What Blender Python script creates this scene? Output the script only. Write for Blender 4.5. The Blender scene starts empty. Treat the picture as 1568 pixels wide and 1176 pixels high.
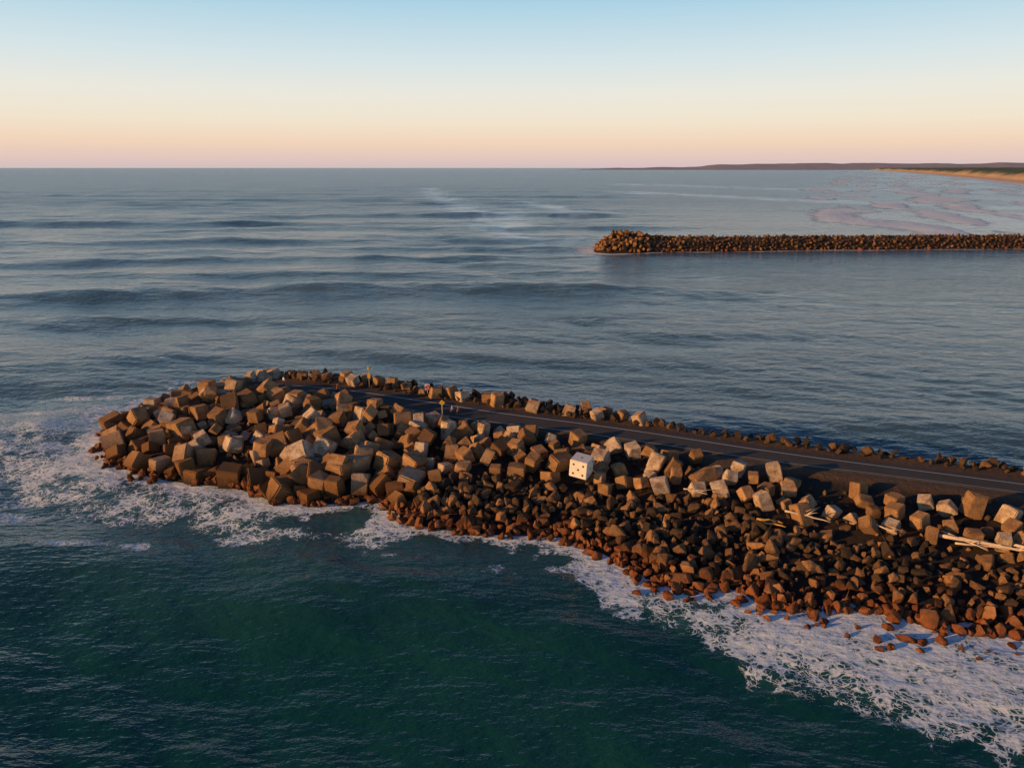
import bpy, bmesh, math, random
import numpy as np
from mathutils import Vector, Matrix, Euler
random.seed(7); rng=np.random.default_rng(11)
scene=bpy.context.scene
R=math.radians

# ------------------------------------------------------------------ helpers
def new_obj(name,me,mats=()):
    ob=bpy.data.objects.new(name,me); scene.collection.objects.link(ob)
    for m in mats: me.materials.append(m)
    return ob
def mesh_np(name,V,F,mats=(),attrs=None,smooth=False):
    me=bpy.data.meshes.new(name)
    V=np.asarray(V,dtype=np.float32)
    if isinstance(F,tuple): flat,sizes=F
    else:
        F=np.asarray(F); flat=F.ravel(); sizes=np.full(len(F),F.shape[1])
    me.vertices.add(len(V)); me.vertices.foreach_set('co',V.ravel())
    me.loops.add(len(flat)); me.loops.foreach_set('vertex_index',flat.astype(np.int32))
    me.polygons.add(len(sizes))
    st=np.concatenate([[0],np.cumsum(sizes)[:-1]]).astype(np.int32)
    me.polygons.foreach_set('loop_start',st)
    me.polygons.foreach_set('loop_total',np.asarray(sizes,dtype=np.int32))
    me.update(calc_edges=True)
    me.polygons.foreach_set('use_smooth',np.full(len(sizes),smooth))
    for k,a in (attrs or {}).items():
        at=me.attributes.new(k,'FLOAT','POINT'); at.data.foreach_set('value',np.asarray(a,dtype=np.float32))
    me.validate(); me.update()
    return new_obj(name,me,mats)
def pdist(x,y,L):
    d=np.full(x.shape,1e9)
    for (ax,ay),(bx,by) in zip(L[:-1],L[1:]):
        vx,vy=bx-ax,by-ay; t=np.clip(((x-ax)*vx+(y-ay)*vy)/(vx*vx+vy*vy),0,1)
        d=np.minimum(d,np.hypot(x-ax-t*vx,y-ay-t*vy))
    return d
def inside(x,y,P):
    c=np.zeros(x.shape,bool)
    for (ax,ay),(bx,by) in zip(P,P[1:]+P[:1]):
        if ay==by: continue
        m=((ay>y)!=(by>y))&(x<(bx-ax)*(y-ay)/(by-ay)+ax); c^=m
    return c
def sstep(a,b,x):
    t=np.clip((x-a)/(b-a),0,1); return t*t*(3-2*t)
def vnoise(x,y,seed=0):
    xi=np.floor(x).astype(np.int64); yi=np.floor(y).astype(np.int64); fx=x-xi; fy=y-yi
    def h(a,b):
        n=(a*374761393+b*668265263+seed*1442695041)&0x7fffffff
        n=((n^(n>>13))*1274126177)&0x7fffffff
        return ((n^(n>>16))&0xffff)/65535.0
    fx=fx*fx*(3-2*fx); fy=fy*fy*(3-2*fy)
    return (h(xi,yi)*(1-fx)+h(xi+1,yi)*fx)*(1-fy)+(h(xi,yi+1)*(1-fx)+h(xi+1,yi+1)*fx)*fy
def fbm(x,y,seed=0,o=4):
    s=0;a=.5
    for i in range(o): s=s+a*vnoise(x*2**i,y*2**i,seed+i*7); a*=.5
    return s/(1-.5**o)

# ------------------------------------------------------------------ materials
class NT:
    def __init__(s,mat):
        s.t=mat.node_tree; s.t.nodes.clear()
        s.out=s.t.nodes.new('ShaderNodeOutputMaterial')
    def n(s,typ,ins=None,**kw):
        nd=s.t.nodes.new('ShaderNode'+typ)
        for k,v in kw.items(): setattr(nd,k,v)
        for k,v in (ins or {}).items():
            if isinstance(v,bpy.types.NodeSocket): s.t.links.new(v,nd.inputs[k])
            else: nd.inputs[k].default_value=v
        return nd
    def math(s,op,a,b=None,c=None,clamp=False):
        nd=s.t.nodes.new('ShaderNodeMath'); nd.operation=op; nd.use_clamp=clamp
        for i,v in enumerate((a,b,c)):
            if v is None: continue
            if isinstance(v,bpy.types.NodeSocket): s.t.links.new(v,nd.inputs[i])
            else: nd.inputs[i].default_value=v
        return nd.outputs[0]
    def rng(s,v,a,b,c=0,d=1,smooth=False):
        nd=s.t.nodes.new('ShaderNodeMapRange'); nd.clamp=True
        if smooth: nd.interpolation_type='SMOOTHSTEP'
        s.t.links.new(v,nd.inputs[0])
        for i,q in zip((1,2,3,4),(a,b,c,d)):
            if isinstance(q,bpy.types.NodeSocket): s.t.links.new(q,nd.inputs[i])
            else: nd.inputs[i].default_value=q
        return nd.outputs[0]
    def mix(s,f,a,b,blend='MIX'):
        nd=s.t.nodes.new('ShaderNodeMix'); nd.data_type='RGBA'; nd.blend_type=blend
        for sock,v in ((nd.inputs[0],f),(nd.inputs[6],a),(nd.inputs[7],b)):
            if isinstance(v,bpy.types.NodeSocket): s.t.links.new(v,sock)
            elif isinstance(v,tuple): sock.default_value=v if len(v)==4 else v+(1,)
            else: sock.default_value=v
        return nd.outputs[2]
    def noise(s,vec,scale,detail=4,rough=.55):
        nd=s.n('TexNoise',{'Scale':scale,'Detail':detail,'Roughness':rough})
        if vec is not None: s.t.links.new(vec,nd.inputs['Vector'])
        return nd.outputs[0]
    def attr(s,name):
        return s.n('Attribute',attribute_name=name).outputs['Fac']
    def bsdf(s,col,rough=.8,bump=None,bstr=.5,bdist=.05,**kw):
        b=s.t.nodes.new('ShaderNodeBsdfPrincipled')
        for k,v in (('Base Color',col),('Roughness',rough),*kw.items()):
            if isinstance(v,bpy.types.NodeSocket): s.t.links.new(v,b.inputs[k])
            elif isinstance(v,tuple): b.inputs[k].default_value=v if len(v)==4 else v+(1,)
            else: b.inputs[k].default_value=v
        if bump is not None:
            bn=s.n('Bump',{'Strength':bstr,'Distance':bdist,'Height':bump})
            s.t.links.new(bn.outputs[0],b.inputs['Normal'])
        s.t.links.new(b.outputs[0],s.out.inputs[0])
        return b
def mat(name):
    m=bpy.data.materials.new(name); m.use_nodes=True; return m,NT(m)
def simple(name,col,rough=.7,var=.25,scale=6):
    m,t=mat(name); p=t.n('TexCoord').outputs['Object']
    f=t.noise(p,scale,2)
    c=t.mix(f,tuple(q*(1-var) for q in col),tuple(min(1,q*(1+var)) for q in col))
    t.bsdf(c,rough); return m

def concrete_mat():
    m,t=mat('weathered_concrete'); p=t.n('TexCoord').outputs['Object']
    tint=t.attr('tint')
    base=t.mix(t.rng(tint,0,.55),(.14,.075,.035),(.50,.30,.15))
    base=t.mix(t.rng(tint,.6,.8),base,(.62,.51,.40))
    n1=t.noise(p,.9,4,.65); base=t.mix(t.rng(n1,.42,.66,0,.75),base,(.17,.09,.042))
    n2=t.noise(p,5,4,.72); base=t.mix(t.rng(n2,.48,.72,0,.6),base,(.07,.05,.035))
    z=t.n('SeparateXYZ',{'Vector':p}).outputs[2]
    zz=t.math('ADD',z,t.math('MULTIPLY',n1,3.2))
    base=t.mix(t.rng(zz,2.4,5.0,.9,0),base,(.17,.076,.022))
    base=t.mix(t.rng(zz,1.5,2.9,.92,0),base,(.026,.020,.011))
    t.bsdf(base,.95,bump=n2,bstr=.8,bdist=.14,**{'Specular IOR Level':.3})
    return m
def rock_mat(name,a,b,rust_and_sun=True):
    m,t=mat(name); p=t.n('TexCoord').outputs['Object']
    base=t.mix(t.attr('tint'),a,b)
    n1=t.noise(p,2.2,4,.65); base=t.mix(t.rng(n1,.4,.75,0,.6),base,tuple(q*.45 for q in a))
    if rust_and_sun:
        z=t.n('SeparateXYZ',{'Vector':p}).outputs[2]
        zz=t.math('ADD',z,t.math('MULTIPLY',n1,1.2))
        base=t.mix(t.rng(zz,1.0,2.2,.75,0),base,(.22,.066,.018))  # waterline rust, with orange sunlight along the toe put into the colour
        base=t.mix(t.rng(zz,.5,.85,.9,0),base,(.03,.012,.007))
    t.bsdf(base,.85,bump=t.noise(p,5,3,.7),bstr=.8,bdist=.15,**{'Specular IOR Level':.35})
    return m
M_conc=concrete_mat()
M_rock=rock_mat('basalt_rock',(.022,.017,.014),(.44,.24,.11))
M_rock2=rock_mat('breakwall_rock',(.038,.024,.014),(.38,.19,.07))
def ground_mat():
    m,t=mat('rocky_fill'); p=t.n('TexCoord').outputs['Object']
    n=t.noise(p,1.5,5,.7); c=t.mix(n,(.008,.006,.005),(.04,.025,.016))
    z=t.n('SeparateXYZ',{'Vector':p}).outputs[2]
    c=t.mix(t.rng(z,3.9,4.3),c,t.mix(n,(.030,.022,.017),(.15,.088,.05)))
    t.bsdf(c,.9,bump=n,bstr=1,bdist=.3); return m
M_ground=ground_mat()
def asphalt():
    m,t=mat('asphalt'); p=t.n('TexCoord').outputs['Object']
    n=t.noise(p,.5,4,.65); c=t.mix(n,(.048,.047,.048),(.088,.085,.086))
    c=t.mix(t.rng(t.noise(p,1.8,4),.6,.75,0,.4),c,(.12,.09,.065))
    t.bsdf(c,.95,**{'Specular IOR Level':.25}); return m
M_asph=asphalt()
M_line=simple('road_paint',(.78,.78,.76),.6,.12,3)

# ------------------------------------------------------------------ layout (metres)
rf=[(-41.5,121.6),(-37.9,120.8),(-29.3,119.2),(-19.7,115.3),(-10.8,111.4),(-2.4,107.0),(3.5,104.4),(11.1,101.4),(18.2,98.4),(24.8,95.1),(31.0,92.0),(37.0,89.3),(42.8,86.8),(49.8,84.1),(56.2,81.6),(60.4,79.9),(90,67.5),(132,50)]
rn=[(-41.5,118.6),(-36.9,116.6),(-30.1,113.6),(-23.0,109.9),(-16.3,106.2),(-10.0,103.0),(-4.2,100.8),(1.5,98.8),(7.0,97.0),(12.2,94.8),(18.8,91.9),(25.1,89.1),(31.0,86.4),(36.8,84.1),(42.5,82.3),(47.7,80.3),(52.9,78.4),(58.1,76.5),(88,63.8),(130,46)]
near=[(-54,128),(-60.5,121.5),(-63.5,113),(-62.5,105),(-60.5,101),(-56.7,97.3),(-49.0,92.5),(-42.2,90.8),(-35.7,89.4),(-29.1,84.8),(-24.8,84),(-19.2,84.8),(-16.3,86.6),(-14.8,82.6),(-11.1,78.3),(-6.3,76.6),(-1.0,75.8),(4.9,75.6),(8.4,72.8),(11.5,69.3),(14.1,65.2),(16.5,64),(19.5,65.3),(22.3,63.5),(25.6,60.5),(28.7,60.5),(32.4,61.8),(35.2,59.8),(37.5,57.6),(41.9,58.2),(45.5,56.3),(60,51),(85,43),(132,20)]
far=[(132,60),(90,77),(64,87.5),(54,91.0),(45,94.5),(39,96.5),(32.5,100),(27,102),(19,106),(15,109),(5,114.5),(-7,120),(-14,123),(-21,126),(-29,129.5),(-38,131),(-47,131),(-54,128)]
outline=near+far[:-1]
cb=[(-14.5,82),(-8.8,87.2),(-2.0,87.0),(5.4,85.2),(9.2,81.8),(17.1,80.5),(24.5,78.5),(28.6,74.0),(33.1,72.4),(35.3,70.0),(42.3,71),(44.4,67.8),(51.9,66.7),(80,56),(130,36)]
def resample(L,n):
    L=np.array(L,float); s=np.concatenate([[0],np.cumsum(np.hypot(*np.diff(L,axis=0).T))]); q=np.linspace(0,s[-1],n)
    pts=np.stack([np.interp(q,s,L[:,0]),np.interp(q,s,L[:,1])],1)
    k=np.ones(9)/9; P=pts.copy()
    for a in range(2): P[4:-4,a]=np.convolve(pts[:,a],k,'valid')
    return P
RF=resample(rf,240); RN=resample(rn,240)
CL=[tuple(v) for v in ((RF+RN)/2)[::6]]
ROADZ=4.5
def terr(x,y):
    x=np.asarray(x,float);y=np.asarray(y,float)
    ins=inside(x,y,outline); dn=pdist(x,y,near); df=pdist(x,y,far)
    D=np.interp(x,[-64,-30,-12,0,200],[14,15,19,23,24])
    h=ROADZ*np.minimum(np.minimum(1,(dn/D)**.9),df/4.5)
    h=h+ (fbm(x*.3,y*.3,3)-.5)*.7
    rd=pdist(x,y,CL); w=sstep(3.6,5.0,rd)
    h=np.where(ins,h,-np.minimum(dn,df)*.6)
    h=np.where(ins,(ROADZ-.05)*(1-w)+h*w,h)
    return h

xs=np.arange(-70,133,.6); ys=np.arange(18,136,.6)
def gridF(nx,ny):
    i=np.arange(ny-1)[:,None]*nx+np.arange(nx-1)[None]; i=i.ravel()
    return np.stack([i,i+1,i+nx+1,i+nx],1)
X,Y=np.meshgrid(xs,ys); Z=np.maximum(terr(X.ravel(),Y.ravel()),-3)
V=np.stack([X.ravel(),Y.ravel(),Z],1); F=gridF(len(xs),len(ys))
F=F[(Z[F]>-2.9).any(1)]
mesh_np('breakwater_ground',V,F,[M_ground],smooth=True)

def ribbon(name,fa,fb,z,m):
    A=RF*(1-fa)+RN*fa; B=RF*(1-fb)+RN*fb; n=len(A)
    V=np.concatenate([np.c_[A,np.full(n,z)],np.c_[B,np.full(n,z)]]); i=np.arange(n-1)
    return mesh_np(name,V,np.stack([i,i+n,i+n+1,i+1],1),[m])
n=len(RF)
tops=np.concatenate([np.c_[RF,np.full(n,ROADZ+.03)],np.c_[RN,np.full(n,ROADZ+.03)],np.c_[RF,np.full(n,ROADZ-.3)],np.c_[RN,np.full(n,ROADZ-.3)]])
i=np.arange(n-1)
FF=np.concatenate([np.stack([i,i+n,i+n+1,i+1],1),np.stack([i+1,i+1+2*n,i+2*n,i],1),np.stack([i+n,i+3*n,i+3*n+1,i+n+1],1)])
mesh_np('asphalt_road',tops,FF,[M_asph])
ribbon('road_edge_line',.24,.265,ROADZ+.036,M_line)
ribbon('road_edge_line',.90,.915,ROADZ+.036,M_line)

# ------------------------------------------------------------------ blocks and rocks
def tmpl(bm):
    bm.verts.index_update()
    V=np.array([v.co[:] for v in bm.verts]); flat=np.array([v.index for f in bm.faces for v in f.verts]); sz=np.array([len(f.verts) for f in bm.faces]); bm.free()
    return V,flat,sz
def cube_templates():
    out=[]
    for k in range(14):
        bm=bmesh.new(); bmesh.ops.create_cube(bm,size=1)
        j=.045 if k<9 else .10
        for v in bm.verts: v.co+=Vector([random.uniform(-j,j) for _ in range(3)])
        # broken corner on some
        if k%3==0:
            v=random.choice(bm.verts[:]); c=v.co.copy(); nrm=c.normalized()
            bmesh.ops.bisect_plane(bm,geom=bm.verts[:]+bm.edges[:]+bm.faces[:],plane_co=c*random.uniform(.72,.86),plane_no=(nrm+Vector([random.uniform(-.3,.3) for _ in range(3)])).normalized(),clear_outer=True)
            bmesh.ops.holes_fill(bm,edges=[e for e in bm.edges if e.is_boundary],sides=0)
        bmesh.ops.bevel(bm,geom=bm.edges[:],offset=random.uniform(.035,.07),segments=2,affect='EDGES')
        for v in bm.verts: v.co+=Vector([random.uniform(-.008,.008) for _ in range(3)])
        out.append(tmpl(bm))
    return out
def rock_templates(n=18,cnt=13):
    out=[]
    for k in range(n):
        bm=bmesh.new()
        ax=(random.uniform(1,1.35),random.uniform(.8,1.05),random.uniform(.65,.9))
        for j in range(cnt):
            v=Vector([random.gauss(0,1) for _ in range(3)]).normalized(); v*=random.uniform(.38,.58)
            bm.verts.new((v.x*ax[0],v.y*ax[1],v.z*ax[2]))
        r=bmesh.ops.convex_hull(bm,input=bm.verts[:])
        bmesh.ops.delete(bm,geom=[g for g in r['geom_interior'] if isinstance(g,bmesh.types.BMVert)],context='VERTS')
        bmesh.ops.bevel(bm,geom=bm.edges[:],offset=.03,segments=1,affect='EDGES')
        out.append(tmpl(bm))
    return out
CT=cube_templates(); RT=rock_templates()
def scatter(name,items,T,m):
    Vs=[];Fs=[];Ss=[];Ts=[];o=0
    for (pos,eul,sc,tint) in items:
        V,f,s=T[random.randrange(len(T))]
        Mx=np.array(Euler(eul).to_matrix())
        W=(V*np.array(sc))@Mx.T+np.array(pos)
        Vs.append(W);Fs.append(f+o);Ss.append(s);Ts.append(np.full(len(V),tint));o+=len(V)
    return mesh_np(name,np.concatenate(Vs),(np.concatenate(Fs),np.concatenate(Ss)),[m],{'tint':np.concatenate(Ts)})
def poisson(xmin,xmax,ymin,ymax,r,tries,mask):
    x=rng.uniform(xmin,xmax,tries); y=rng.uniform(ymin,ymax,tries); k=mask(x,y); x=x[k];y=y[k]
    cell={};out=[]
    for a,b in zip(x,y):
        ci,cj=int(a//r),int(b//r); ok=True
        for i in (-1,0,1):
            for j in (-1,0,1):
                for (p,q) in cell.get((ci+i,cj+j),()):
                    if (p-a)**2+(q-b)**2<r*r: ok=False
        if ok: cell.setdefault((ci,cj),[]).append((a,b)); out.append((a,b))
    return np.array(out)
def cb_side(x,y):
    c=np.array(cb); return y>np.interp(x,c[:,0],c[:,1])
DICE=(8.6,84.4)
def roadY(x,L): L=np.array(L); return np.interp(x,L[:,0],L[:,1])
def near_mask(x,y):
    ins=inside(x,y,outline); rd=pdist(x,y,CL); south=y<roadY(x,RN)
    gap=np.interp(x,[-40,20,34,60],[4.2,4.8,7.0,7.5])
    head=(x<-42)
    ok=ins&(south|head)&(rd>gap)&((x<-14.5)|cb_side(x,y))
    return ok&(np.hypot(x-DICE[0],y-DICE[1])>2.0)&~((x>5)&(x<9)&(y<85)&(y>80))
def rnd3(): return [random.uniform(0,6.3) for _ in range(3)]
items=[]
P=poisson(-64,-13,80,131,1.9,40000,near_mask)
dnP=pdist(P[:,0],P[:,1],near)
for (x,y),z,dq in zip(P,terr(P[:,0],P[:,1]),dnP):
    if random.random()<.10: continue
    s=random.choice([.66,.85,.95,1.0,1.12,1.3])*random.uniform(.94,1.06)*np.interp(dq,[0,6,16],[2.3,2.1,1.65])
    e=rnd3() if random.random()<.8 else [random.gauss(0,.3),random.gauss(0,.3),random.uniform(0,6.3)]
    z=max(z,-.2)+s*.22+random.uniform(-.85,.65)
    items.append(((x,y,z),e,(s*random.uniform(.85,1.05),s,s*random.choice([.8,1,1,1.3])),random.betavariate(1.0,1.35)))
P2=poisson(-60,-16,86,129,3.9,9000,lambda x,y: near_mask(x,y)&(pdist(x,y,near)>4.5)&(pdist(x,y,CL)>5.8)&(y<121))
for (x,y),z in zip(P2,terr(P2[:,0],P2[:,1])):
    s=random.uniform(1.5,2.4)
    items.append(((x,y,z+1.25+random.uniform(-.2,.6)),rnd3(),(s,s,s),random.betavariate(1.9,1.5)))
P=poisson(-14,90,40,110,1.95,26000,near_mask)
for (x,y),z in zip(P,terr(P[:,0],P[:,1])):
    if random.random()<np.interp(x,[-14,10,26,60],[.08,.16,.24,.25]): continue
    s=random.uniform(1.2,1.95)*np.interp(x,[20,34],[1.0,.9])
    tall=random.choice([.85,1,1.15,1.6])
    e=rnd3() if random.random()<.5 else [random.gauss(0,.28),random.gauss(0,.28),random.uniform(0,6.3)]
    items.append(((x,y,z+s*tall*.38+random.uniform(-.4,.5)),e,(s,s,s*tall),random.betavariate(1.5,1.3)))
def farmask(x,y):
    rd=pdist(x,y,CL); return inside(x,y,outline)&(y>roadY(x,RF))&(rd>4.3)&(rd<6.8)&(x<19)&(x>-46)
P3=poisson(-50,22,90,131,2.4,6000,farmask)
for (x,y),z in zip(P3,terr(P3[:,0],P3[:,1])):
    if x>-20 and random.random()<.15: continue
    s=random.uniform(1.5,2.0)
    items.append(((x,y,ROADZ+s*.28+random.uniform(-.35,.2)),[random.gauss(0,.22),random.gauss(0,.22),random.uniform(0,6.3)],(s*.9,s*.9,s*random.choice([1,1.3])),random.uniform(.3,1)))
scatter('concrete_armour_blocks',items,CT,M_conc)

items=[]
def rockmask(x,y):
    ins=inside(x,y,outline); return ins&(x>-16)&(y<roadY(x,RN))&(~cb_side(x,y+1.0))
P=poisson(-16,80,38,92,.80,70000,rockmask)
for (x,y),z in zip(P,terr(P[:,0],P[:,1])):
    s=random.choice([.55,.75,.9,1.1,1.4,1.75])*random.uniform(.9,1.15)*(1.0 if x<30 else .83)
    items.append(((x,y,z+s*.14+random.uniform(-.2,.45)),rnd3(),(s*1.15,s*1.15,s*1.15),random.betavariate(.8,1.6)))
P=poisson(-14,80,40,90,3.6,6000,rockmask)
for (x,y),z in zip(P,terr(P[:,0],P[:,1])):
    s=random.uniform(1.6,2.4); items.append(((x,y,z+.35),rnd3(),(s,s,s),random.betavariate(2,2)))
P=poisson(-62,90,40,131,1.1,70000,lambda x,y: inside(x,y,outline)&(pdist(x,y,CL)>3.9)&(((y>roadY(x,RF)))|((cb_side(x,y)|(x<-14))&(pdist(x,y,CL)>4.7))))
rdp=pdist(P[:,0],P[:,1],CL)
for (x,y),z,rd in zip(P,terr(P[:,0],P[:,1]),rdp):
    fs=y>roadY(x,RF)
    if not fs:
        if x>20 and rd<6.8 and random.random()<.75: continue
        if random.random()<.3: continue
    s=random.uniform(.9,1.9)*(.6 if rd<4.6 else 1) if fs else random.uniform(.5,1.15)
    items.append(((x,y,z+s*(.25 if fs else .15)),rnd3(),(s,s,s),random.betavariate(1.2,3.0)*(.7 if fs else 1)))
toe=[(13,64.2),(18.6,62.6),(21.5,61.2),(25,58.6),(26.6,57.6),(30,57.2),(31.5,55.2),(34,57),(36.5,55),(39,55.8),(41,54.2),(44,54.5),(-56,95.2),(-51,91),(-30.5,83),(-14,80.5),(-47.5,90.6),(15.8,62.2),(28.5,58.6),(23,60.4),(6,74),(33,54.8),(38.6,53.8),(47,53),(50,52)]
for (x,y) in toe:
    for k in range(2):
        s=random.uniform(.7,1.8); items.append(((x+random.uniform(-1.4,1.4),y+random.uniform(-1,1),-.05),rnd3(),(s,s,s),random.random()*.5))
nr=resample(near,420)
for (x,y) in nr[20:330]:
    for k in range(2):
        if random.random()<.75:
            s=random.uniform(.8,1.8); items.append(((x+random.uniform(-1.5,1.5),y+random.uniform(-1.3,.8),random.uniform(-.1,.3)),rnd3(),(s,s,s),random.random()*.7))
scatter('breakwater_rocks',items,RT,M_rock)

# ------------------------------------------------------------------ second breakwater
o2=[(42,378),(42.5,369),(48,364.5),(60,364),(75,367),(120,372),(261,381),(420,391),(680,405),(680,432),(420,416),(261,405),(120,397),(75,394),(52,392),(44,387)]
def terr2(x,y):
    ins=inside(x,y,o2); d=pdist(x,y,o2+[o2[0]])
    top=np.interp(x,[40,60,80,120],[7.0,6.8,5.4,5.2]); h=top*np.minimum(1,d/8.5)
    return np.where(ins,h,-d*.5)
xs=np.arange(34,690,2.5); ys=np.arange(356,440,2.0); X,Y=np.meshgrid(xs,ys); Z=np.maximum(terr2(X.ravel(),Y.ravel()),-3)
F=gridF(len(xs),len(ys)); F=F[(Z[F]>-2.9).any(1)]
mesh_np('distant_breakwater_ground',np.stack([X.ravel(),Y.ravel(),Z],1),F,[M_ground],smooth=True)
items=[]
P=poisson(40,420,362,420,1.75,60000,lambda x,y: inside(x,y,o2))
for (x,y),z in zip(P,terr2(P[:,0],P[:,1])):
    tip=x<68
    s=random.uniform(2.0,3.8) if tip else random.uniform(1.3,2.5)
    t=random.betavariate(2.4,1.4) if tip else random.betavariate(1.2,3.2)  # tip rocks get a brighter tint, sunlight put into their colour
    if 66<x<88 and y>372 and random.random()<.25: t=1.7
    items.append(((x,y,z+random.uniform(0,.8)*(1.9 if tip else .7)),rnd3(),(s,s,s),t))
scatter('distant_breakwater_rocks',items,RT,M_rock2)

# ------------------------------------------------------------------ dice block
def joined(name,parts):
    e=bpy.data.objects.new(name,None); scene.collection.objects.link(e)
    for nm,ob in parts:
        ob.name=nm; ob.parent=e
    return e
def bm_obj(name,fn,m,smooth=False):
    bm=bmesh.new(); fn(bm); me=bpy.data.meshes.new(name); bm.to_mesh(me); bm.free()
    ob=new_obj(name,me,[m])
    if smooth:
        for p in me.polygons:p.use_smooth=True
    return ob
M_white=simple('white_paint',(.80,.78,.73),.6,.10,2); M_black=simple('black_paint',(.02,.02,.02),.5)
S=2.3
def f(bm):
    bmesh.ops.create_cube(bm,size=S); bmesh.ops.bevel(bm,geom=bm.edges[:],offset=.07,segments=3,affect='EDGES')
body=bm_obj('painted_block',f,M_white)
def pips(bm):
    o=S*.27; h=S/2
    faces={'-y':[(-o,-o),(o,o),(-o,o),(o,-o),(0,0)],'+x':[(-o,-o),(0,0),(o,o)],'+z':[(0,0)],'-x':[(-o,-o),(-o,0),(-o,o),(o,-o),(o,0),(o,o)],'+y':[(-o,o),(o,-o)]}
    for k,L in faces.items():
        for a,b in L:
            if k[1]=='y': M=Matrix.Translation((a,h*(1 if k[0]=='+' else -1),b))@Matrix.Rotation(R(90),4,'X')
            elif k[1]=='x': M=Matrix.Translation((h*(1 if k[0]=='+' else -1),a,b))@Matrix.Rotation(R(90),4,'Y')
            else: M=Matrix.Translation((a,b,h))
            bmesh.ops.create_cone(bm,cap_ends=True,segments=20,radius1=.14,radius2=.14,depth=.012,matrix=M)
pp=bm_obj('pips',pips,M_black)
d=joined('dice_painted_concrete_block',[('painted_block',body),('pips',pp)])
d.location=(DICE[0],DICE[1],4.6); d.rotation_euler=(R(5),R(5),R(-26))

# ------------------------------------------------------------------ driftwood
M_wood=simple('bleached_wood',(.60,.50,.40),.8,.2,3); M_wood2=simple('yellow_wood',(.55,.30,.07),.8,.2,3)
def tube(bm,pts,r0,r1,seg=8):
    rings=[]
    for k,p in enumerate(pts):
        p=Vector(p); a=Vector(pts[max(k-1,0)]); b=Vector(pts[min(k+1,len(pts)-1)]); t=(b-a).normalized()
        u=t.cross(Vector((0,0,1))); u=u.normalized() if u.length>.01 else Vector((1,0,0)); w=t.cross(u)
        r=r0+(r1-r0)*k/(len(pts)-1)
        rings.append([bm.verts.new(p+u*math.cos(q*2*math.pi/seg)*r+w*math.sin(q*2*math.pi/seg)*r) for q in range(seg)])
    for A,B in zip(rings[:-1],rings[1:]):
        for q in range(seg): bm.faces.new([A[q],A[(q+1)%seg],B[(q+1)%seg],B[q]])
    bm.faces.new(rings[0][::-1]); bm.faces.new(rings[-1])
def log(name,a,b,r,m,branches=2,lift=1.0):
    a=np.array(a);b=np.array(b)
    za=float(terr(a[:1],a[1:])[0])+lift; zb=float(terr(b[:1],b[1:])[0])+lift
    def fn(bm):
        pts=[]
        for k in range(7):
            q=k/6; x,y=a*(1-q)+b*q; x+=random.uniform(-.07,.07); y+=random.uniform(-.07,.07)+.25*math.sin(q*3)
            pts.append((x,y,za*(1-q)+zb*q+random.uniform(-.04,.04)))
        tube(bm,pts,r,r*.45)
        for j in range(branches):
            k=random.randint(2,5); p=Vector(pts[k]); d0=Vector((b[0]-a[0],b[1]-a[1],0)).normalized()
            dv=(d0*random.uniform(.6,1.2)+Vector((random.uniform(-.6,.6),random.uniform(-.6,.6),random.uniform(.1,.5))))*random.uniform(.8,1.8)
            tube(bm,[p,p+dv*.5+Vector((0,0,.1)),p+dv],r*.5,r*.12,6)
    return bm_obj(name,fn,m,True)
log('driftwood_log',(44.4,69.0),(54,64.4),.22,M_wood,5,1.0)
log('driftwood_log',(45.5,67.8),(51.5,65.8),.12,M_wood,3,.9)
log('driftwood_log',(45.0,69.6),(48.0,66.2),.10,M_wood,2,1.0)
log('driftwood_log',(50.5,66.8),(57,62.6),.15,M_wood,3,1.0)
log('driftwood_log',(30.0,73.6),(34.4,71.8),.13,M_wood,3,1.1)
log('driftwood_log',(20.2,79.4),(22.6,78.0),.09,M_wood,2)
log('driftwood_log',(38.8,71.0),(40.2,69.2),.10,M_wood,1)
log('timber_log',(26.8,72.9),(29.2,71.9),.17,M_wood2,0)
log('timber_log',(26.9,72.2),(29.4,71.3),.15,M_wood2,0)

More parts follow.
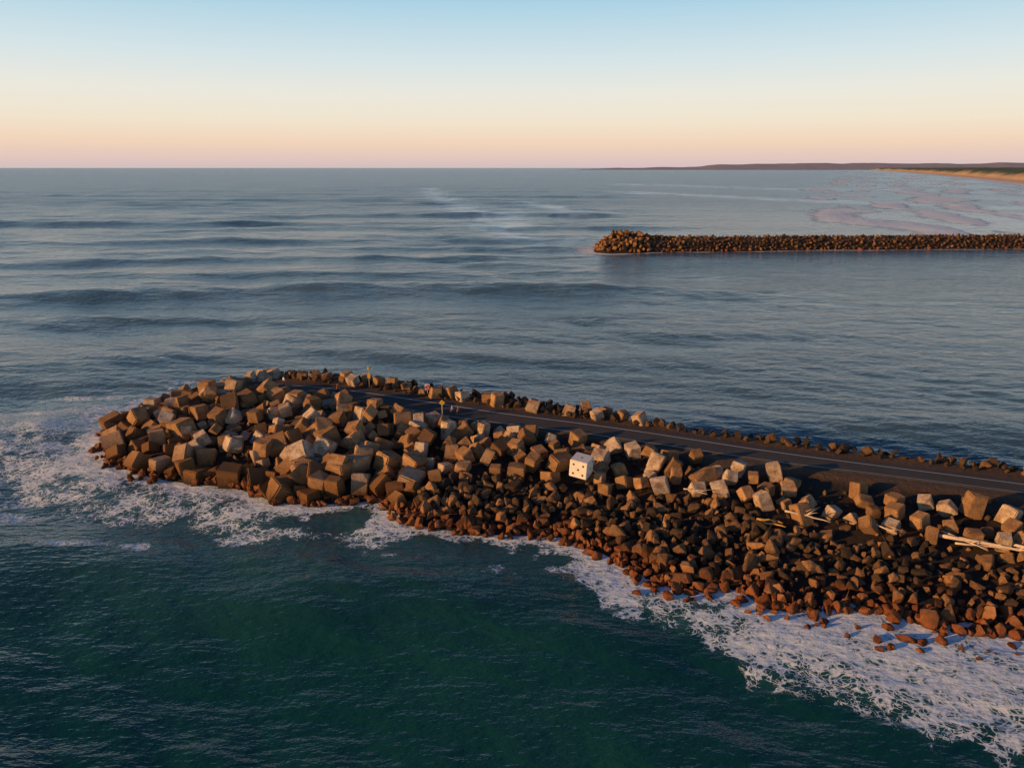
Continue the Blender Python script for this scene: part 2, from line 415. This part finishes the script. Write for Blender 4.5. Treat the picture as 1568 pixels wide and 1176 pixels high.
# ------------------------------------------------------------------ signs, lifebuoy, people
M_pole=simple('galvanised_steel',(.45,.42,.38),.4,.1); M_yel=simple('yellow_sign_paint',(.75,.42,.03),.5,.1); M_red=simple('red_plastic',(.65,.07,.03),.4,.1)
def signpost(name,x,y,h,kind):
    parts=[]
    parts.append(('pole',bm_obj('pole',lambda bm:bmesh.ops.create_cone(bm,cap_ends=True,segments=12,radius1=.07,radius2=.05,depth=h,matrix=Matrix.Translation((0,0,h/2))),M_pole,True)))
    parts.append(('footing',bm_obj('footing',lambda bm:bmesh.ops.create_cone(bm,cap_ends=True,segments=16,radius1=.28,radius2=.24,depth=.16,matrix=Matrix.Translation((0,0,.08))),M_conc)))
    if kind=='diamond':
        def f(bm):
            bmesh.ops.create_cube(bm,size=1,matrix=Matrix.Translation((0,-.09,h-.35))@Matrix.Rotation(R(45),4,'Y')@Matrix.Diagonal((.62,.03,.62,1)))
            bmesh.ops.bevel(bm,geom=bm.edges[:],offset=.01,segments=1,affect='EDGES')
        parts.append(('warning_plate',bm_obj('p',f,M_yel)))
        parts.append(('symbol',bm_obj('s',lambda bm:bmesh.ops.create_cube(bm,size=1,matrix=Matrix.Translation((0,-.112,h-.35))@Matrix.Diagonal((.07,.008,.3,1))),M_black)))
    if kind=='beacon':
        parts.append(('lantern',bm_obj('l',lambda bm:bmesh.ops.create_cone(bm,cap_ends=True,segments=14,radius1=.16,radius2=.13,depth=.42,matrix=Matrix.Translation((0,0,h+.2))),M_yel)))
        parts.append(('bracket',bm_obj('b',lambda bm:bmesh.ops.create_cube(bm,size=1,matrix=Matrix.Translation((0,0,h-.05))@Matrix.Diagonal((.5,.3,.05,1))),M_pole)))
        parts.append(('notice_plate',bm_obj('n',lambda bm:bmesh.ops.create_cube(bm,size=1,matrix=Matrix.Translation((0,-.09,h*.62))@Matrix.Diagonal((.5,.03,.7,1))),M_yel)))
    if kind=='ring':
        def f(bm):
            N=24;K=8;vs=[]
            for i in range(N):
                a=i*2*math.pi/N
                vs.append([bm.verts.new(((.3+.085*math.cos(q*2*math.pi/K))*math.cos(a),-.16+.085*math.sin(q*2*math.pi/K),h-.35+(.3+.085*math.cos(q*2*math.pi/K))*math.sin(a))) for q in range(K)])
            for i in range(N):
                for q in range(K): bm.faces.new([vs[i][q],vs[(i+1)%N][q],vs[(i+1)%N][(q+1)%K],vs[i][(q+1)%K]])
        parts.append(('ring',bm_obj('r',f,M_red,True)))
        parts.append(('backboard',bm_obj('bb',lambda bm:bmesh.ops.create_cube(bm,size=1,matrix=Matrix.Translation((0,-.05,h-.35))@Matrix.Diagonal((.8,.03,.9,1))),M_white)))
    e=joined(name,parts); e.location=(x,y,ROADZ); return e
signpost('warning_sign',-10.2,102.0,3.0,'diamond')
signpost('beacon_post',-24.0,118.6,3.2,'beacon')
signpost('lifebuoy_stand',-13.7,114.0,1.8,'ring')

M_skin=simple('skin',(.45,.27,.19),.6,.05)
def person(x,y,z,rot,shirt,pants,hair,stride=.22,scale=1.0,arm=.0):
    me=bpy.data.meshes.new('person'); 
    v=[(0,0,.93),(0,0,1.12),(0,0,1.34),(0,0,1.47),(0,-.01,1.56),(0,-.02,1.68),
       (.17,0,1.40),(.22,.05*1+arm,1.12),(.23,-.10,.88),(.235,-.13,.78),
       (-.17,0,1.40),(-.22,-.02,1.12),(-.23,.13,.90),(-.235,.17,.80),
       (.09,0,.88),(.10,-stride*.6,.50),(.10,-stride*.75,.08),(.10,-stride*.75-.15,.03),
       (-.09,0,.88),(-.10,stride*.3,.50),(-.10,stride*1.1,.10),(-.10,stride*1.1-.15,.03),
       (0,-.02,1.75)]
    e=[(0,1),(1,2),(2,3),(3,4),(4,5),(5,22),(2,6),(6,7),(7,8),(8,9),(2,10),(10,11),(11,12),(12,13),(0,14),(14,15),(15,16),(16,17),(0,18),(18,19),(19,20),(20,21)]
    r=[(.15,.11),(.14,.10),(.17,.11),(.07,.07),(.065,.07),(.085,.105),(.065,.06),(.045,.045),(.035,.035),(.035,.045),(.065,.06),(.045,.045),(.035,.035),(.035,.045),(.09,.09),(.06,.065),(.042,.045),(.04,.035),(.09,.09),(.06,.065),(.042,.045),(.04,.035),(.06,.07)]
    me.from_pydata(v,e,[]); ob=new_obj('person',me)
    ob.modifiers.new('skin','SKIN')
    for i,q in enumerate(r): me.skin_vertices[0].data[i].radius=q
    me.skin_vertices[0].data[0].use_root=True
    ob.modifiers.new('sub','SUBSURF').levels=1
    bpy.context.view_layer.update()
    dg=bpy.context.evaluated_depsgraph_get(); m2=bpy.data.meshes.new_from_object(ob.evaluated_get(dg))
    ob.modifiers.clear(); ob.data=m2
    for m in (shirt,pants,M_skin,hair): m2.materials.append(m)
    for p in m2.polygons:
        c=p.center; p.use_smooth=True
        if c.z>1.52: p.material_index=3 if (c.z>1.70 or (c.y>.02 and c.z>1.58)) else 2
        elif c.z<.06: p.material_index=3
        elif abs(c.x)>.16 and c.z<1.18 and c.z>.7: p.material_index=2
        elif c.z<.97: p.material_index=1
        else: p.material_index=0
    ob.location=(x,y,z); ob.rotation_euler=(0,0,rot); ob.scale=(scale,)*3
    return ob
Mh=simple('dark_hair',(.03,.02,.015),.6); Msh=simple('white_shirt',(.7,.66,.62),.8); Mred=simple('red_shirt',(.55,.10,.05),.8); Mjn=simple('dark_trousers',(.03,.035,.06),.8)
person(-8.9,103.6,ROADZ+.03,R(60),Msh,Mjn,Mh)
person(-8.0,103.3,ROADZ+.03,R(65),Mred,Mjn,Mh,.18,.95)
person(-28.4,114.6,ROADZ+.03,R(240),Mred,Mjn,Mh,.2)
person(-38.6,119.4,ROADZ+.03,R(160),Msh,Mjn,Mh,.05)

# ------------------------------------------------------------------ water
def axis(a,b,step,lim_lo,lim_hi,g):
    c=list(np.arange(a,b+1e-6,step)); s=step;x=c[-1]
    while x<lim_hi:
        s*= g if x<2500 else 1.12
        x+=s;c.append(x)
    s=step;x=c[0];lo=[]
    while x>lim_lo:
        s*= g if x>-2500 else 1.12
        x-=s;lo.append(x)
    return np.array(lo[::-1]+c)
wx=axis(-75,70,.55,-60000,60000,1.022); wy=axis(34,136,.5,-3000,70000,1.012)
wy=wy[wy>-400]
X,Y=np.meshgrid(wx,wy); dx=np.gradient(wx)[None,:]; dy=np.gradient(wy)[:,None]
Zw=np.zeros_like(X)
wrng=random.Random(3)
YB=Y+.0011*np.clip(X-60,-300,0)**2*.5+(fbm(X/160,Y/160,41)-.5)*30
def addwave(lam,amp,ang,sea=None,curved=False):
    global Zw
    kx,ky=math.cos(ang),math.sin(ang); sp=np.maximum(dx*abs(kx),dy*abs(ky)); fade=np.clip((lam/sp-3)/4,0,1)
    ph=(X*kx+(YB if curved else Y)*ky)*2*math.pi/lam+wrng.uniform(0,6.28)
    w=amp*fade*(np.sin(ph+.35*np.sin(ph+1)) if not curved else (np.exp(1.6*(np.sin(ph)-1))*2-.8))
    Zw+= w if sea is None else w*sea
sea=np.clip(.22+sstep(120,-30,X-(Y-200)*.14)*.95,0.22,1.1)*(.4+1.2*fbm(X/120,Y/70,15))
for k in range(30):
    lam=2.2*(1.13**k); 
    addwave(lam,.0060*lam**.70,R(-105+wrng.gauss(0,30)),None if lam<9 else sea)
for lam,amp,ang in [(46,.42,-95),(31,.16,-104),(70,.48,-91),(105,.55,-98)]:
    addwave(lam,amp,R(ang),sea,True)
env=.45+1.1*fbm(X/45,Y/30,5)
insh=np.clip(pdist(X.ravel(),Y.ravel(),near).reshape(X.shape)/12,.35,1)
Zw=Zw*env*insh
xf=X.ravel();yf=Y.ravel(); sel=(xf>-110)&(xf<125)&(yf>15)&(yf<150)
foam=np.zeros(xf.shape)
xs_,ys_=xf[sel],yf[sel]
dn=pdist(xs_,ys_,near); ins=inside(xs_,ys_,outline)
wid=np.interp(xs_,[-64,-56,-45,-32,-24,-12,0,8,14,22,30,45,60],[8,7.5,7,6.5,4.8,4.5,4.8,5,7,7,10,14,16])
wid*=.5+1.2*sstep(.3,.7,fbm(xs_/5,ys_/5,9))
fo=np.clip(1.3-dn/wid,0,1)
fdist=pdist(xs_,ys_,far); fo=np.where(fdist<dn,np.clip(.45-fdist/3,0,1),fo)
fo[ins]=.8
for (px,py,rx,ry,am) in [(-62,81,5,1.6,.7),(-49,73.5,4.5,.8,.62),(-41.4,73.0,2.5,1.0,.68),(-31,75.4,3,.9,.62),(-45,84,12,5,.45),(-34,81,7,4,.5),(-66,96,9,5,.52),(-74,110,13,5,.45),(-76,102,10,5,.42),(-60,88,12,5,.43),(-84,94,12,3,.40),(38,51,14,5,.85),(27,54.5,7,3.0,.6),(48,47,13,5.5,.85),(18,59,5,2.4,.6),(45,42,9,3,.5),(-78,127,9,1.4,.6),(-62,131,5,1.4,.5),(11,66,4,2.5,.9),(-82,118,11,2.0,.55),(-70,120,7,3,.6),(-86,106,8,1.5,.55)]:
    q=np.hypot((xs_-px)/rx,(ys_-py)/ry); fo=np.maximum(fo,am*np.clip(1.25-q,0,1)**.7)
foam[sel]=fo
s2=(xf>25)&(xf<700)&(yf>345)&(yf<450); d2=pdist(xf[s2],yf[s2],o2+[o2[0]])
w2=np.interp(xf[s2],[30,46,60,700],[11,9,2.0,1.0]); foam[s2]=np.maximum(foam[s2],np.clip(1.25-d2/w2,0,1))
shore=[(640,200),(690,500),(800,850),(1000,1300),(1252,1861),(1649,2689),(2540,4599),(5124,10605),(10020,23212),(17200,44220)]
ds=pdist(xf,yf,shore)
surf=np.zeros_like(ds)
zone=(yf>430)&(yf<9000)&(ds<520)
xz,yz,dz=xf[zone],yf[zone],ds[zone]; sv=np.zeros_like(dz)
for c,w,a in [(12,14,1.0),(75,13,1),(140,15,1),(205,16,1),(280,18,1),(350,18,1),(420,18,.9)]:
    wob=(fbm(xz/120,yz/160,21)-.5)*110*min(1,c/200)
    seg=sstep(.45,.54,fbm(xz/100+c*.37,yz/170+c,int(31+c))) if c>20 else 1
    t_=dz-c-wob
    sv=np.maximum(sv,a*np.where(t_<0,np.exp(-(t_/(w*.9))**2),np.exp(-(t_/(w*1.3))**2))*seg)
surf[zone]=sv
Zw=Zw+.9*surf.reshape(Zw.shape)
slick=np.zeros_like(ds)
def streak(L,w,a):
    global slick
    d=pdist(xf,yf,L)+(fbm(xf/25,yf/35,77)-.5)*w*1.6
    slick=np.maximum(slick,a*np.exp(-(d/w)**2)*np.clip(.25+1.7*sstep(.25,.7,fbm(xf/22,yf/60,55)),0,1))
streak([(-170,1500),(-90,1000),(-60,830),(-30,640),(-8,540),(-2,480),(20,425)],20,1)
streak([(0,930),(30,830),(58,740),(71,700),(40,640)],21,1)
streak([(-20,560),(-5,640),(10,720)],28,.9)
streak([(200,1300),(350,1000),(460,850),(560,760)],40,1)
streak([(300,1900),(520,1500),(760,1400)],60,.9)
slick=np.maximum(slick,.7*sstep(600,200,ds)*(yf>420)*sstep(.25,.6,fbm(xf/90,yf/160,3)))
V=np.stack([xf,yf,Zw.ravel()],1)
F=gridF(len(wx),len(wy))
def water_mat():
    m,t=mat('sea_water'); p=t.n('TexCoord').outputs['Object']
    sx=t.n('SeparateXYZ',{'Vector':p}); y=sx.outputs[1]
    foam=t.attr('foam'); surf=t.attr('surf'); slick=t.attr('slick')
    ng=t.noise(p,.035,3)
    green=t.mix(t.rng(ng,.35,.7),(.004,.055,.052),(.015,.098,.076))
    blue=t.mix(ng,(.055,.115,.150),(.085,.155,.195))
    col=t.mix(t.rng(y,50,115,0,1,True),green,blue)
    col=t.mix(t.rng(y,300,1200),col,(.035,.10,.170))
    map1=t.n('Mapping',{'Vector':p,'Scale':(.30,1,1)}).outputs[0]
    streakn=t.noise(map1,.03,5,.62)
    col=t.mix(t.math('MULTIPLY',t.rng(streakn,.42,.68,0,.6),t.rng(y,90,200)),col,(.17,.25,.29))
    wv=t.n('TexNoise',{'Vector':p,'Scale':.45,'Detail':3}).outputs[1]
    warp=t.n('VectorMath',{0:wv,1:(-.5,-.5,-.5)},operation='ADD').outputs[0]
    warp=t.n('VectorMath',{0:warp,'Scale':2.8},operation='SCALE').outputs[0]
    pw=t.n('VectorMath',{0:p,1:warp},operation='ADD').outputs[0]
    v1=t.n('TexVoronoi',{'Vector':pw,'Scale':.75},feature='DISTANCE_TO_EDGE').outputs[0]
    v2=t.n('TexVoronoi',{'Vector':pw,'Scale':1.9},feature='DISTANCE_TO_EDGE').outputs[0]
    fn=t.noise(p,.42,5,.7)
    msk=t.math('ADD',foam,t.math('MULTIPLY',t.math('SUBTRACT',fn,.5),2.3))
    w=t.rng(msk,.18,1.0,.0,.40)
    l1=t.math('SUBTRACT',1,t.math('DIVIDE',v1,t.math('ADD',w,.001)),clamp=True)
    l2=t.math('SUBTRACT',1,t.math('DIVIDE',v2,t.math('ADD',w,.001)),clamp=True)
    lace=t.math('MULTIPLY',t.math('MAXIMUM',l1,t.math('MULTIPLY',l2,.8)),t.rng(foam,.02,.25))
    solid=t.math('MULTIPLY',t.rng(msk,.82,1.12),t.rng(foam,.3,.6))
    ff=t.math('MAXIMUM',t.rng(lace,.1,.75),solid)
    sn=t.noise(map1,.06,4,.7)
    surff=t.math('MULTIPLY',t.rng(t.math('ADD',surf,t.math('MULTIPLY',t.math('SUBTRACT',sn,.5),1.0)),.3,.55),t.rng(surf,.05,.25))
    ff=t.math('MAXIMUM',ff,surff)
    aer=t.math('MULTIPLY',t.rng(foam,.15,.9),.5)
    col=t.mix(aer,col,(.08,.25,.27))
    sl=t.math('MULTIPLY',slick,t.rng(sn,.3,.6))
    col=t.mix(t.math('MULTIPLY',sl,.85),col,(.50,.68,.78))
    col=t.mix(ff,col,(.82,.94,1.0))
    rough=t.math('ADD',t.rng(y,100,900,.08,.25),t.math('MULTIPLY',ff,.6))
    mp=t.n('Mapping',{'Vector':p,'Rotation':(0,0,R(12)),'Scale':(.5,1,1)}).outputs[0]
    b1=t.noise(mp,1.3,3,.6); b3=t.noise(mp,.11,4,.65)
    h=t.math('MULTIPLY',b1,.20)
    h=t.math('ADD',h,t.math('MULTIPLY',b3,t.rng(y,120,600,.75,3.0)))
    h=t.math('MULTIPLY',h,t.rng(slick,0,1,1,.3))
    t.bsdf(col,rough,bump=h,bstr=1.0,bdist=.8,IOR=1.333,**{'Specular IOR Level':t.rng(ff,0,1,.5,.08)})
    return m
M_water=water_mat()
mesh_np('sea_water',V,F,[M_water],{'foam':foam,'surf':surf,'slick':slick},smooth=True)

# ------------------------------------------------------------------ coast
shp=np.array(shore,float)
q=[];
for a,b in zip(shp[:-1],shp[1:]):
    nseg=int(np.clip(np.hypot(*(b-a))/45,8,60))
    for k in range(nseg): q.append(a+(b-a)*k/nseg)
q.append(shp[-1]); q=np.array(q)
for _ in range(12): q[1:-1]=(q[:-2]+q[1:-1]*2+q[2:])/4
tg=np.gradient(q,axis=0); tg/=np.hypot(*tg.T)[:,None]; nrm=np.stack([tg[:,1],-tg[:,0]],1)
off=np.array([-60,0,15,35,50,65,80,95,110,130,160,190]+list(190+np.cumsum(18*1.06**np.arange(60))))
hz=np.interp(off,[-60,0,35,65,80,110,200,400,3000],[-3,0.2,2.5,5,9,18,21,22,30])
n1,n2=len(q),len(off)
PX=q[:,0][:,None]+nrm[:,0][:,None]*off[None]; PY=q[:,1][:,None]+nrm[:,1][:,None]*off[None]
PZ=np.tile(hz,(n1,1)); veg=sstep(65,105,np.tile(off,(n1,1))+(fbm(PX/60,PY/60,2)-.5)*50)
PZ=PZ+veg*(fbm(PX/28,PY/28,8)*10+(fbm(PX/400,PY/400,4)-.4)*24)
def land_mat():
    m,t=mat('coastal_land'); p=t.n('TexCoord').outputs['Object']; v=t.attr('veg')
    g=t.mix(t.noise(p,.02,5,.7),(.030,.060,.025),(.10,.135,.05))
    s=t.mix(t.noise(p,.02,3),(.74,.47,.26),(.80,.56,.34))
    c=t.mix(v,s,g); t.bsdf(c,.95,bump=t.noise(p,.08,4,.7),bstr=.6,bdist=4); return m
mesh_np('coastal_ground',np.stack([PX.ravel(),PY.ravel(),PZ.ravel()],1),gridF(n2,n1),[land_mat()],{'veg':veg.ravel()},smooth=True)
def hills(name,x0,x1,y0,y1,prof,col,seed,amp):
    nx=220; u=np.linspace(0,1,nx); hx=x0+(x1-x0)*u; hy=y0+(y1-y0)*u
    h=np.interp(u,*zip(*prof))+ (fbm(u*14,u*0+seed,seed,5)-.5)*amp
    rows=[]
    for k,fz in [(-900,-.1),(-500,.35),(-200,.8),(0,1),(500,.8),(1500,-.1)]:
        rows.append(np.stack([hx+k*.1,hy+k,np.maximum(h,-5)*fz+(fbm(u*60,u*0+k,seed)-.5)*8*(fz>.2)],1))
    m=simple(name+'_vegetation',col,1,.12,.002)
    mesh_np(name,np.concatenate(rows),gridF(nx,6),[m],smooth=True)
hills('haze_tinted_distant_hills',1000,13500,14500,13000,[(0,-5),(.03,22),(.1,50),(.2,66),(.23,95),(.38,115),(.55,118),(.75,150),(1,160)],(.34,.34,.40),3,60)  # distance haze is put into the blue-grey base colour
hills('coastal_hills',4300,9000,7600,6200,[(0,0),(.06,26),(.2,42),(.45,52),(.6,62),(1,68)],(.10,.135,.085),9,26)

# ------------------------------------------------------------------ light
SAZ=R(250); SEL=R(10)
world=bpy.data.worlds.new('World'); scene.world=world; world.use_nodes=True
t=world.node_tree; t.nodes.clear()
out=t.nodes.new('ShaderNodeOutputWorld'); sky=t.nodes.new('ShaderNodeTexSky'); sky.sky_type='NISHITA'; sky.sun_disc=False
sky.sun_elevation=SEL; sky.sun_rotation=SAZ; sky.dust_density=1.5
b1=t.nodes.new('ShaderNodeBackground'); b1.inputs[1].default_value=.06; t.links.new(sky.outputs[0],b1.inputs[0])
tc=t.nodes.new('ShaderNodeTexCoord'); sp=t.nodes.new('ShaderNodeSeparateXYZ'); t.links.new(tc.outputs['Generated'],sp.inputs[0])
cr=t.nodes.new('ShaderNodeValToRGB'); t.links.new(sp.outputs[2],cr.inputs[0])
def lin(r,g,b): 
    f=lambda c:(c/255/12.92) if c/255<.04045 else ((c/255+.055)/1.055)**2.4
    return (f(r),f(g),f(b),1)
stops=[(0,(214,192,194)),(.012,(228,201,192)),(.03,(244,214,188)),(.055,(243,229,207)),(.09,(236,234,224)),(.13,(214,229,233)),(.19,(174,212,231)),(.28,(100,144,184)),(.45,(46,78,118)),(1,(28,54,98))]
el=cr.color_ramp.elements
el[0].position=0; el[0].color=lin(*stops[0][1]); el[1].position=1; el[1].color=lin(*stops[-1][1])
for ps,c in stops[1:-1]:
    e=el.new(ps); e.color=lin(*c)
b2=t.nodes.new('ShaderNodeBackground'); t.links.new(cr.outputs[0],b2.inputs[0]); b2.inputs[1].default_value=1.07
mx=t.nodes.new('ShaderNodeMixShader'); mx.inputs[0].default_value=.9
t.links.new(b1.outputs[0],mx.inputs[1]); t.links.new(b2.outputs[0],mx.inputs[2]); t.links.new(mx.outputs[0],out.inputs[0])
sd=bpy.data.lights.new('sun','SUN'); sd.energy=5; sd.angle=R(.6); sd.color=(1,.51,.17)
so=bpy.data.objects.new('sun',sd); scene.collection.objects.link(so)
S_=Vector((math.sin(SAZ)*math.cos(SEL),math.cos(SAZ)*math.cos(SEL),math.sin(SEL)))
so.rotation_euler=S_.to_track_quat('Z','Y').to_euler()
so.location=(-100,-80,60)

cam=bpy.data.cameras.new('camera'); co=bpy.data.objects.new('camera',cam); scene.collection.objects.link(co); scene.camera=co
cam.sensor_width=36; cam.lens=25.83; cam.clip_end=200000; cam.clip_start=.5
co.location=(0,0,40); co.rotation_euler=(R(90-16.4),0,0)
scene.view_settings.view_transform='Standard'; scene.view_settings.look='None'; scene.view_settings.exposure=0
